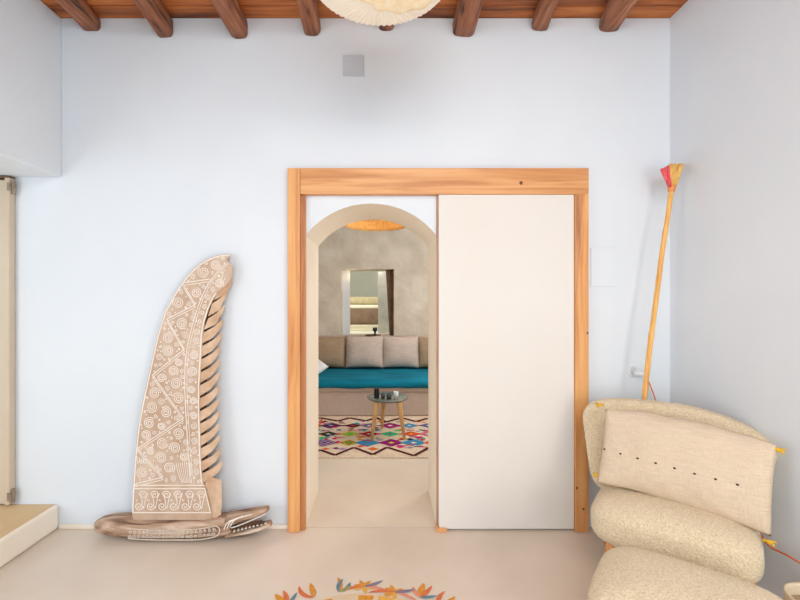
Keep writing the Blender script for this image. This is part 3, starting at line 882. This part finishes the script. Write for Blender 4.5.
# ------------------------------------------------------------------ painted ring of flowers on the floor
RC = Vector((-.10, -1.085)); RR_ = .64
cols = [(232, 158, 66), (230, 128, 86), (240, 184, 92), (116, 144, 156), (234, 158, 132), (168, 164, 108), (146, 134, 156)]
fm = [mat('ring_field', (228, 202, 172), (220, 194, 164), 6, .45, spec=.3)] + [solid('ring_paint', c) for c in cols]
bm = bmesh.new()
def disc(r0, r1, z, mi, n=120):
    for k in range(n):
        a0, a1 = 2 * PI * k / n, 2 * PI * (k + 1) / n
        f = bm.faces.new([bm.verts.new((RC.x + r * math.cos(a), RC.y + r * math.sin(a), z)) for r, a in ((r0, a0), (r1, a0), (r1, a1), (r0, a1))]); f.material_index = mi
disc(.0, .53, .0012, 0)
for k in range(34):
    a0 = 2 * PI * k / 34
    if k % 3: 
        for q in range(4):
            a, b = a0 + q * .034, a0 + (q + 1) * .034
            f = bm.faces.new([bm.verts.new((RC.x + r * math.cos(t), RC.y + r * math.sin(t), .0018)) for r, t in ((.485, a), (.515, a), (.515, b), (.485, b))]); f.material_index = 3 if k % 2 else 1
rf = random.Random(8)
zz = [.002]
def leaf(x, y, a, l, w, mi, bend=0.0):
    l *= 1.0; w *= 1.05; zz[0] += .000004
    n = 7; L, Rr = [], []
    for i in range(n + 1):
        t = i / n; aa = a + bend * t
        cx = x + l * t * math.cos(a + bend * t * .5); cy = y + l * t * math.sin(a + bend * t * .5)
        ww = w / 2 * math.sin(PI * min(1, t * .92 + .06)) ** .8
        L.append((cx - ww * math.sin(aa), cy + ww * math.cos(aa))); Rr.append((cx + ww * math.sin(aa), cy - ww * math.cos(aa)))
    for i in range(n):
        f = bm.faces.new([bm.verts.new((p[0], p[1], zz[0])) for p in (L[i], Rr[i], Rr[i + 1], L[i + 1])]); f.material_index = mi
a = 0.0
k = 0
while a < 2 * PI - .05:
    th = a + PI / 2
    cx, cy = RC.x + (.545 + .03 * rf.random()) * math.cos(th), RC.y + (.545 + .03 * rf.random()) * math.sin(th)
    kind = k % 4
    if kind == 0:     # star flower
        for q in range(7):
            leaf(cx, cy, q * 2 * PI / 7 + rf.random(), .05, .02, rf.choice((1, 3, 1)))
        leaf(cx, cy, th + PI / 2, .12, .018, 2, .6); leaf(cx, cy, th - PI / 2, .13, .018, 5, -.6); leaf(cx, cy, th - PI / 2.3, .10, .02, 7, .5)
    elif kind == 1:   # drooping sprig
        leaf(cx, cy, th - .5, .10, .022, 1, .9); leaf(cx, cy, th + .1, .09, .02, 4, -.9); leaf(cx + .02, cy, th - .9, .07, .02, 4, .5); leaf(cx, cy, th - 1.4, .07, .02, 6, .5)
    elif kind == 2:   # curling plume
        leaf(cx, cy, th + 1.2, .11, .022, 2, -1.6); leaf(cx, cy, th - .6, .07, .016, 4, .9); leaf(cx, cy, th - .2, .10, .026, 1, .2)
    else:
        leaf(cx, cy, th + .35, .10, .03, 1, -.3); leaf(cx, cy, th - .35, .10, .022, 2, .3); leaf(cx, cy, th - 1.1, .08, .018, 4, .3); leaf(cx, cy, th + 1.1, .08, .02, 5, -.5)
    a += .215; k += 1
o = link('painted_floor_ring', bm, fm, recalc=False)
for f in o.data.polygons:
    pass
tag(o, 'ring of orange, yellow and blue painted flowers on the floor at the bottom edge', 'floor painting')

# ------------------------------------------------------------------ inner room
XI0, XI1, YI, ZI = -1.6, 1.5, 3.72, 2.85
WX0, WX1, WZ0, WZ1, WT = -.655, .134, .83, 1.826, .50
bm = bmesh.new()
N_ = 1
def wallpiece(x0, x1, z0, z1):
    add_box(bm, (x0, YI, z0), (x1, YI + WT, z1))
wallpiece(XI0, WX0, 0, ZI); wallpiece(WX1, XI1, 0, ZI); wallpiece(WX0, WX1, 0, WZ0); wallpiece(WX0, WX1, WZ1, ZI)
bmesh.ops.remove_doubles(bm, verts=bm.verts[:], dist=1e-5)
struct(link('wall_far', bm, M['plaster_in']))
struct(link('wall_inner_left', box((XI0 - .2, TH, 0), (XI0, YI + WT, ZI)), M['plaster_in']))
struct(link('wall_inner_right', box((XI1, TH, 0), (XI1 + .2, YI + WT, ZI)), M['plaster_in']))
struct(link('ceiling', box((XI0 - .2, TH + .001, ZI), (XI1 + .2, YI + WT, ZI + .1)), M['plaster']))
struct(link('trim_2', box((WX0 - .01, YI + .22, WZ0 - .01), (WX0 + .098, YI + .46, WZ1 + .01), .003), M['plaster']))
# white post of the interior window
struct(link('window_1', box((WX0 + .099, YI + .22, WZ0), (WX0 + .115, YI + .26, WZ1 - .002), .003), M['whiteplate']))
# sleeping loft beyond
YB0 = YI + WT
struct(link('wall_loft', box((-2.0, YB0 + 3.0, 0), (1.5, YB0 + 3.1, 3)), M['plaster_bed']))
struct(link('wall_loft_left', box((-1.3, YB0, 0), (-1.2, YB0 + 3, 3)), M['plaster_bed']))
struct(link('wall_loft_right', box((-.118, YB0 + .35, .0), (.6, YB0 + .45, 3)), M['plaster_grey']))
struct(link('ceiling', box((-1.3, YB0, 2.7), (1.5, YB0 + 3.1, 2.8)), M['plaster_bed']))
struct(link('floor', box((-1.3, YB0, .72), (1.5, YB0 + 3.0, .80)), M['plaster_bed']))
yb_ = YB0 + .95; d_ = yb_ + D0
def bz(py, dd=d_): return CZ - (py - VY) * dd / F
bed = thing('loft_bed', 'bed with brown blanket seen through the interior window above the sofa', 'bed', (-.4, yb_ + .9, .8))
link('bed_base', box((-1.15, yb_, .801), (.3, yb_ + 1.9, bz(327)), .01), M['bedsheet'], bed)
link('bed_skirt', box((-1.16, yb_ - .01, bz(327)), (.31, yb_ + 1.9, bz(324.6)), .006), M['bedsheet'], bed)
link('blanket', box((-1.17, yb_ - .03, bz(324.6)), (.32, yb_ + 1.9, bz(307.5)), .05, 4), M['bedbrown'], bed, True)
link('sheet_fold', box((-1.17, yb_ - .035, bz(308.5)), (.32, yb_ + .5, bz(305)), .015, 3), M['bedsheet'], bed, True)
bp_ = place(pillow(1.0, .17, .17, 24, 16, .1, .01, 9), Vector((-.52, yb_ + .28, bz(305) + .075)))
tag(link('bed_pillow', bp_, M['bedpillow'], None, True), 'long olive pillow on the loft bed behind the interior window', 'pillow')
# brown curtain at the window's right side
bm = bmesh.new(); g = []
for j in range(13):
    t = j / 12; row = []
    for i in range(21):
        s = i / 20
        x = WX1 - .004 - (.118 - .055 * t) * s
        row.append(bm.verts.new((x, YI + .10 + .018 * math.sin(s * 22), WZ1 - .002 - (WZ1 - WZ0 - .002) * t)))
    g.append(row)
for j in range(12):
    for i in range(20): bm.faces.new((g[j][i], g[j][i + 1], g[j + 1][i + 1], g[j + 1][i]))
o = link('curtain', bm, M['curtain'], smooth=True); md = o.modifiers.new('s', 'SOLIDIFY'); md.thickness = .004
tag(o, 'narrow brown curtain at the right side of the interior window', 'curtain')

# sofa
YS = 2.36
sofa = thing('sofa', 'long pinkish beige sofa against the far wall of the inner room', 'sofa', (0, 2.9, 0))
link('sofa_base', box((-1.5, YS + .02, .012), (1.4, YI - .02, .29), .012), M['sofa'], sofa)
link('plinth', box((-1.48, YS + .05, 0), (1.38, YI - .04, .014)), M['gap'], sofa)
bm = box((-1.5, YS, .285), (1.4, YS + 1.03, .40), .03, 4)
link('seat_cushion', bm, M['sofa'], sofa, True)
link('backrest', box((-1.5, YS + 1.03, .285), (1.4, YI - .02, .838), .03, 3), M['sofa'], sofa, True)
# teal throw over the seat
bm = bmesh.new(); g = []
path = [(YS - .012, .345), (YS - .014, .37), (YS - .012, .395), (YS + .005, .416), (YS + .04, .424), (YS + .2, .424), (YS + .45, .424), (YS + .7, .425), (YS + .9, .428)]
NX = 90
for i in range(NX + 1):
    x = -1.2 + 2.5 * i / NX; row = []
    for k, (yy, z) in enumerate(path):
        row.append(bm.verts.new((x, yy - .006 * abs(noise.noise(Vector((x * 6, k, 0)))), z + (.008 * noise.noise(Vector((x * 3, k * .9, 2))) if k >= 4 else (.012 * noise.noise(Vector((x * 4, 0, 5))) if k == 0 else 0)))))
    g.append(row)
for i in range(NX):
    for k in range(len(path) - 1): bm.faces.new((g[i][k], g[i + 1][k], g[i + 1][k + 1], g[i][k + 1]))
o = link('throw', bm, M['teal'], smooth=True); md = o.modifiers.new('s', 'SOLIDIFY'); md.thickness = .008; md.offset = 1
tag(o, 'teal throw spread over the sofa seat', 'throw')
# back cushions
def cushion_px(x0, x1, yt, yb2, yw, mi, label, name='back_cushion', t=.2, tiltd=-12, rot=0, seed=0, group='cushions along the sofa back'):
    d = yw + D0
    w = (x1 - x0) * d / F; h = (yb2 - yt) * d / F
    c = P((x0 + x1) / 2, (yt + yb2) / 2, yw)
    rotm = Matrix.Rotation(R(tiltd), 3, 'X') @ Matrix.Rotation(R(rot), 3, 'Y')
    o = link(name, place(pillow(w, h * 1.0, t, 24, 22, .05, .008, seed), c, rotm), mi, None, True)
    return tag(o, label, 'cushion', group)
cushion_px(308, 347, 336.5, 368, 3.22, M['cushion2'], 'tan cushion at the left end of the sofa back, behind the white pillow', seed=1)
cushion_px(345.5, 383.5, 335.5, 368, 3.18, M['cushion'], 'left of the two whole greige cushions in the middle of the sofa back', seed=2)
cushion_px(381.8, 419, 335.5, 368, 3.20, M['cushion'], 'right of the two whole greige cushions in the middle of the sofa back', seed=3)
cushion_px(417.5, 454, 337, 368, 3.24, M['cushion2'], 'darker cushion at the right end of the sofa back, cut by the doorway', seed=4)
o = link('white_pillow', place(pillow(.34, .34, .15, 24, 24, .0, .006, 6), P(309.5, 367.3, 2.72), Matrix.Rotation(R(-60), 3, 'X') @ Matrix.Rotation(R(42), 3, 'Y')), M['whitefab'], None, True)
tag(o, 'white pillow lying at the left end of the teal throw', 'pillow')
# tray and black vase on the sofa back
tp = P(373, 336.2, YI - .13); tp.z = .8385
o = link('tray', lathe([(.001, .002), (.10, .002), (.125, .018), (.121, .020), (.098, .008), (.001, .008)], 28, tp), M['tray'], smooth=True)
tag(o, 'small brown tray on the sofa back below the interior window', 'tray')
vp = P(375, 330, YI - .13); vp.z = .8475
o = link('vase', lathe([(.001, .0), (.032, .002), (.03, .012), (.012, .03), (.014, .05), (.034, .075), (.034, .11), (.026, .112), (.001, .10)], 20, vp), M['black'], smooth=True)
tag(o, 'small black goblet-shaped vase standing on the brown tray', 'vase')

# rug
rug_y0 = PF(380, 458.5).y; rug_y1 = YS + .15
rc = {'purple': (110, 50, 110), 'maroon': (110, 30, 50), 'dgreen': (50, 70, 50), 'green': (70, 200, 90), 'black': (44, 30, 36), 'blue': (80, 130, 170), 'teal': (60, 160, 150), 'orange': (226, 110, 50), 'magenta': (170, 20, 110), 'cyan': (50, 150, 190), 'pink': (230, 40, 130), 'yellow': (236, 200, 60), 'red': (214, 50, 60), 'brown': (92, 40, 44), 'cream': (240, 220, 196), 'lilac': (176, 150, 180)}
names = list(rc); mats_ = [M['rugcream']] + [solid('wool_' + n, rc[n]) for n in names]
MI = {n: i + 1 for i, n in enumerate(names)}
bm = bmesh.new()
add_box(bm, (-1.25, rug_y0, .0005), (1.15, rug_y1, .010))
zc = [.0104]
def flat(pts, c):
    zc[0] += .00001
    f = bm.faces.new([bm.verts.new((p[0], p[1], zc[0])) for p in pts]); f.material_index = MI[c]
    f.normal_update()
    if f.normal.z < 0: f.normal_flip()
def stroke(a, b, w, c):
    a, b = Vector(a[:2]), Vector(b[:2]); t = (b - a).normalized(); n = Vector((-t.y, t.x)) * w / 2
    flat([a + n, b + n, b - n, a - n], c)
def diam(x, y, rx, ry, cs):
    for k, c in enumerate(cs):
        s = 1 - k / len(cs) * .95
        flat([(x - rx * s, y), (x, y - ry * s), (x + rx * s, y), (x, y + ry * s)], c)
def zp(zx, zy): return PF(290 + zx * .2, 380 + zy * .2, .01)
rows_ = {228: [(205, 'purple', 'brown', 'lilac'), (315, 'maroon', 'brown', 'red'), (395, 'blue', 'purple', 'cream'), (500, 'purple', 'magenta', 'cream'), (597, 'blue', 'cyan', 'cream'), (690, 'blue', 'purple', 'cream'), (100, 'orange', 'red', 'yellow'), (780, 'maroon', 'orange', 'red')],
         270: [(190, 'dgreen', 'black', 'cream'), (300, 'yellow', 'green', 'green'), (395, 'red', 'maroon', 'cream'), (500, 'green', 'teal', 'magenta'), (605, 'orange', 'red', 'yellow'), (690, 'red', 'lilac', 'cream'), (95, 'cyan', 'blue', 'cream'), (790, 'green', 'dgreen', 'yellow')],
         314: [(172, 'purple', 'lilac', 'purple'), (295, 'yellow', 'black', 'green'), (388, 'cyan', 'blue', 'blue'), (507, 'magenta', 'purple', 'yellow'), (618, 'cyan', 'blue', 'cream'), (720, 'orange', 'red', 'cream'), (60, 'pink', 'magenta', 'cream'), (830, 'purple', 'lilac', 'cream')]}
for zy, lst in rows_.items():
    lst.sort()
    for (a, *_), (b, *_) in zip(lst[:-1], lst[1:]):
        pa, pb = zp(a, zy), zp(b, zy)
        stroke(pa, pb, .045, random.choice(('red', 'orange', 'pink', 'maroon')))
    for (zx, *cs) in lst:
        p = zp(zx, zy); big = 1.25 if cs[0] in ('magenta', 'purple', 'cyan') else 1
        diam(p.x, p.y, .105 * big, .085 * big, (cs[0], cs[1], cs[0], cs[1], cs[2]))
        if random.random() < .7:
            q = zp(zx + 50, zy - 20); diam(q.x, q.y, .03, .03, [random.choice(('orange', 'yellow', 'pink', 'teal', 'lilac'))])
for (zx, zy, c, s) in ((550, 335, 'pink', .035), (415, 345, 'orange', .045), (230, 342, 'purple', .03), (262, 346, 'lilac', .035), (600, 338, 'lilac', .03), (350, 332, 'orange', .03), (240, 310, 'pink', .03), (245, 250, 'blue', .03), (370, 250, 'blue', .04), (430, 240, 'maroon', .03), (550, 250, 'orange', .035), (660, 300, 'red', .03), (450, 300, 'lilac', .03), (180, 345, 'orange', .03)):
    p = zp(zx, zy); diam(p.x, p.y, s * 1.2, s, [c])
for k in range(90):
    zx = random.uniform(-60, 880); zy = random.choice((212, 219, 238, 247, 256, 282, 291, 300, 328, 334)) + random.uniform(-4, 4)
    p = zp(zx, zy); s_ = random.uniform(.014, .034)
    if random.random() < .5: diam(p.x, p.y, s_ * 1.5, s_, [random.choice(names)])
    else:
        a_ = random.uniform(-.7, .7); dx_, dy_ = s_ * 2.2 * math.cos(a_), s_ * 2.2 * math.sin(a_)
        stroke((p.x - dx_, p.y - dy_), (p.x + dx_, p.y + dy_), .018, random.choice(('red', 'orange', 'maroon', 'lilac', 'blue', 'pink')))
zf = [(20, 340), (90, 378), (150, 350), (225, 377), (320, 338), (415, 374), (485, 337), (620, 380), (690, 342), (760, 376), (850, 340)]
for a, b in zip(zf[:-1], zf[1:]): stroke(zp(*a), zp(*b), .034, 'brown')
zb_ = [(40, 192), (95, 206), (150, 190), (240, 206), (300, 190), (380, 206), (430, 189), (480, 211), (560, 190), (630, 209), (690, 192), (760, 209), (830, 190)]
for a, b in zip(zb_[:-1], zb_[1:]): stroke(zp(*a), zp(*b), .045, 'brown')
stroke(zp(160, 195), zp(140, 240), .02, 'orange')
o = link('patterned_rug', bm, mats_, recalc=False)
tag(o, 'cream wool rug with colourful diamonds and dark zigzag borders under the round table', 'rug')

# small round table and what stands on it
tc_ = Vector((P(387.6, 397, 1.72).x, 1.72, 0)); zt_ = CZ - 96.5 * (1.72 + D0) / F
tb = thing('side_table', 'small round grey-green topped table with three pale wooden legs on the rug', 'table', tc_)
link('tabletop', lathe([(.001, -.022), (.19, -.022), (.204, -.012), (.206, -.002), (.200, .0), (.001, .0)], 48, (tc_.x, tc_.y, zt_)), M['glass_top'], tb, True)
for (x0, x1, y0, y1) in ((376.5, 371.8, 1.60, 1.54), (384, 381.8, 1.86, 1.90), (399, 404.5, 1.60, 1.56)):
    a = P(x0, 400, y0); a.z = zt_ - .022; b = P(x1, 430, y1); b.z = .0115
    link('leg', tube([b, b.lerp(a, .9), a], [.014, .026, .027], 14), M['tablewood'], tb, True)
def on_table(px, yy): return Vector(((px - VX) * (yy + D0) / F, yy, zt_ + .0006))
c = on_table(376.6, 1.66)
bm = lathe([(.001, .0), (.026, .0), (.026, .086), (.022, .088), (.022, .096), (.001, .098)], 20, c)
tag(link('black_canister', bm, M['black'], smooth=False), 'tall black canister at the left on the round table', 'canister')
def tumbler(px, yy, r, h, m_, label):
    c = on_table(px, yy)
    bm = lathe([(.001, 0), (r * .85, 0), (r, h), (r * .9, h), (r * .78, .012), (.001, .012)], 20, c)
    tag(link('tumbler', bm, m_, smooth=True), label, 'glass', 'glasses on the round table')
tumbler(383, 1.64, .021, .050, M['smoke'], 'smallest smoked glass, next to the black canister on the round table')
tumbler(389, 1.61, .026, .056, M['smoke'], 'wider smoked glass in the middle of the round table')
tumbler(396, 1.62, .025, .070, M['paleglass'], 'pale frosted glass at the right on the round table')

# rattan pendant in the inner room
rp = Vector((-.09, 1.75, 2.125))
rl = thing('rattan_pendant_lamp', 'glowing woven rattan pendant lamp in the inner room', 'lamp', rp)
prof2 = [(.32, 0)] + [(.32 * math.cos(a * PI / 24) ** .9, .20 * math.sin(a * PI / 24)) for a in range(1, 12)]
bm = lathe(prof2, 96, rp, wob=lambda a, z: 1 + .01 * math.sin(a * 48))
o = link('dome_shade', bm, M['rattan'], rl, True)
md = o.modifiers.new('s', 'SOLIDIFY'); md.thickness = .006
ring = [rp + Vector((.322 * math.cos(k * PI / 32), .322 * math.sin(k * PI / 32), 0)) for k in range(65)]
link('rim', tube(ring, .007, 8), M['rattan'], rl, True)
bm = bmesh.new(); bmesh.ops.create_uvsphere(bm, u_segments=16, v_segments=10, radius=.035); place(bm, rp + Vector((0.01, -.02, .09)))
link('bulb', bm, M['bulb'], rl, True)
link('hanging_cord', tube([rp + Vector((0, 0, .19)), Vector((rp.x, rp.y, ZI - .002))], .004, 8), M['gap'], rl)

# ------------------------------------------------------------------ lights
def area(name, loc, target, size, power, col, spread=180):
    l = bpy.data.lights.new(name, 'AREA'); l.shape = 'RECTANGLE'; l.size, l.size_y = size; l.energy = power; l.color = col
    o = bpy.data.objects.new(name, l); C.objects.link(o); o.location = loc
    o.rotation_euler = (Vector(target) - Vector(loc)).to_track_quat('-Z', 'Y').to_euler()
    l.spread = R(spread); return o
def point(name, loc, power, col, r=.05):
    l = bpy.data.lights.new(name, 'POINT'); l.energy = power; l.color = col; l.shadow_soft_size = r
    o = bpy.data.objects.new(name, l); C.objects.link(o); o.location = loc; return o
area('daylight_window', (.1, -4.4, 2.2), (.1, 0, 1.3), (3.2, 1.6), 27, (.50, .76, 1.0))
area('right_window', (1.62, -3.2, 1.0), (-.1, -.1, .4), (.9, 1.2), 33, (1.0, .90, .76))
area('left_fill', (-3.0, -2.6, 1.2), (1.5, -.7, .9), (1.4, 1.6), 25, (1.0, .96, .92))  # unseen fill from the left, added to brighten right wall and chair
area('rear_overhead_fill', (.3, -2.9, 2.9), (.3, -.9, 0), (1.8, .8), 46, (1.0, .95, .88))  # unseen overhead fill behind the camera, added to lift floor and chair
area('inner_window', (1.42, 2.0, 1.7), (-.6, 2.5, .8), (1.2, 1.2), 48, (1.0, .97, .92))
area('inner_overhead_fill', (.2, 1.2, 2.8), (0, 1.5, 0), (1.2, .6), 8, (1.0, .97, .92))  # unseen fill above the inner room, brightens its floor
area('loft_light', (-.5, YB0 + .02, 2.45), (-.5, YB0 + .9, 1.2), (.8, .4), 44, (1.0, .96, .88))
point('rattan_light', rp + Vector((0, 0, .05)), 1.8, (1.0, .95, .85), .05)
point('paper_lamp_light', Vector((LX, LYy, LZ + .2)), .9, (1.0, .94, .84), .06)
point('reveal_glow_fill', Vector((WX0 + .15, YI + .14, WZ1 - .09)), .35, (1.0, .75, .45), .01)  # added point light standing in for the lamp's warm reflection on the reveal

w = bpy.data.worlds.new('World'); bpy.context.scene.world = w; w.use_nodes = True
bg = w.node_tree.nodes['Background']; bg.inputs['Color'].default_value = (.70, .87, 1.0, 1); bg.inputs['Strength'].default_value = .97

cam = bpy.data.cameras.new('Camera'); co = bpy.data.objects.new('Camera', cam); C.objects.link(co)
co.location = (0, -D0, CZ); co.rotation_euler = (PI / 2, 0, 0)
cam.sensor_width = 36; cam.lens = F / 800 * 36; cam.shift_x = (400 - VX) / 800; cam.shift_y = (VY - 300) / 800
cam.clip_start = .02
bpy.context.scene.camera = co
vs = bpy.context.scene.view_settings
vs.view_transform = 'Standard'; vs.look = 'None'; vs.exposure = 0; vs.gamma = 1
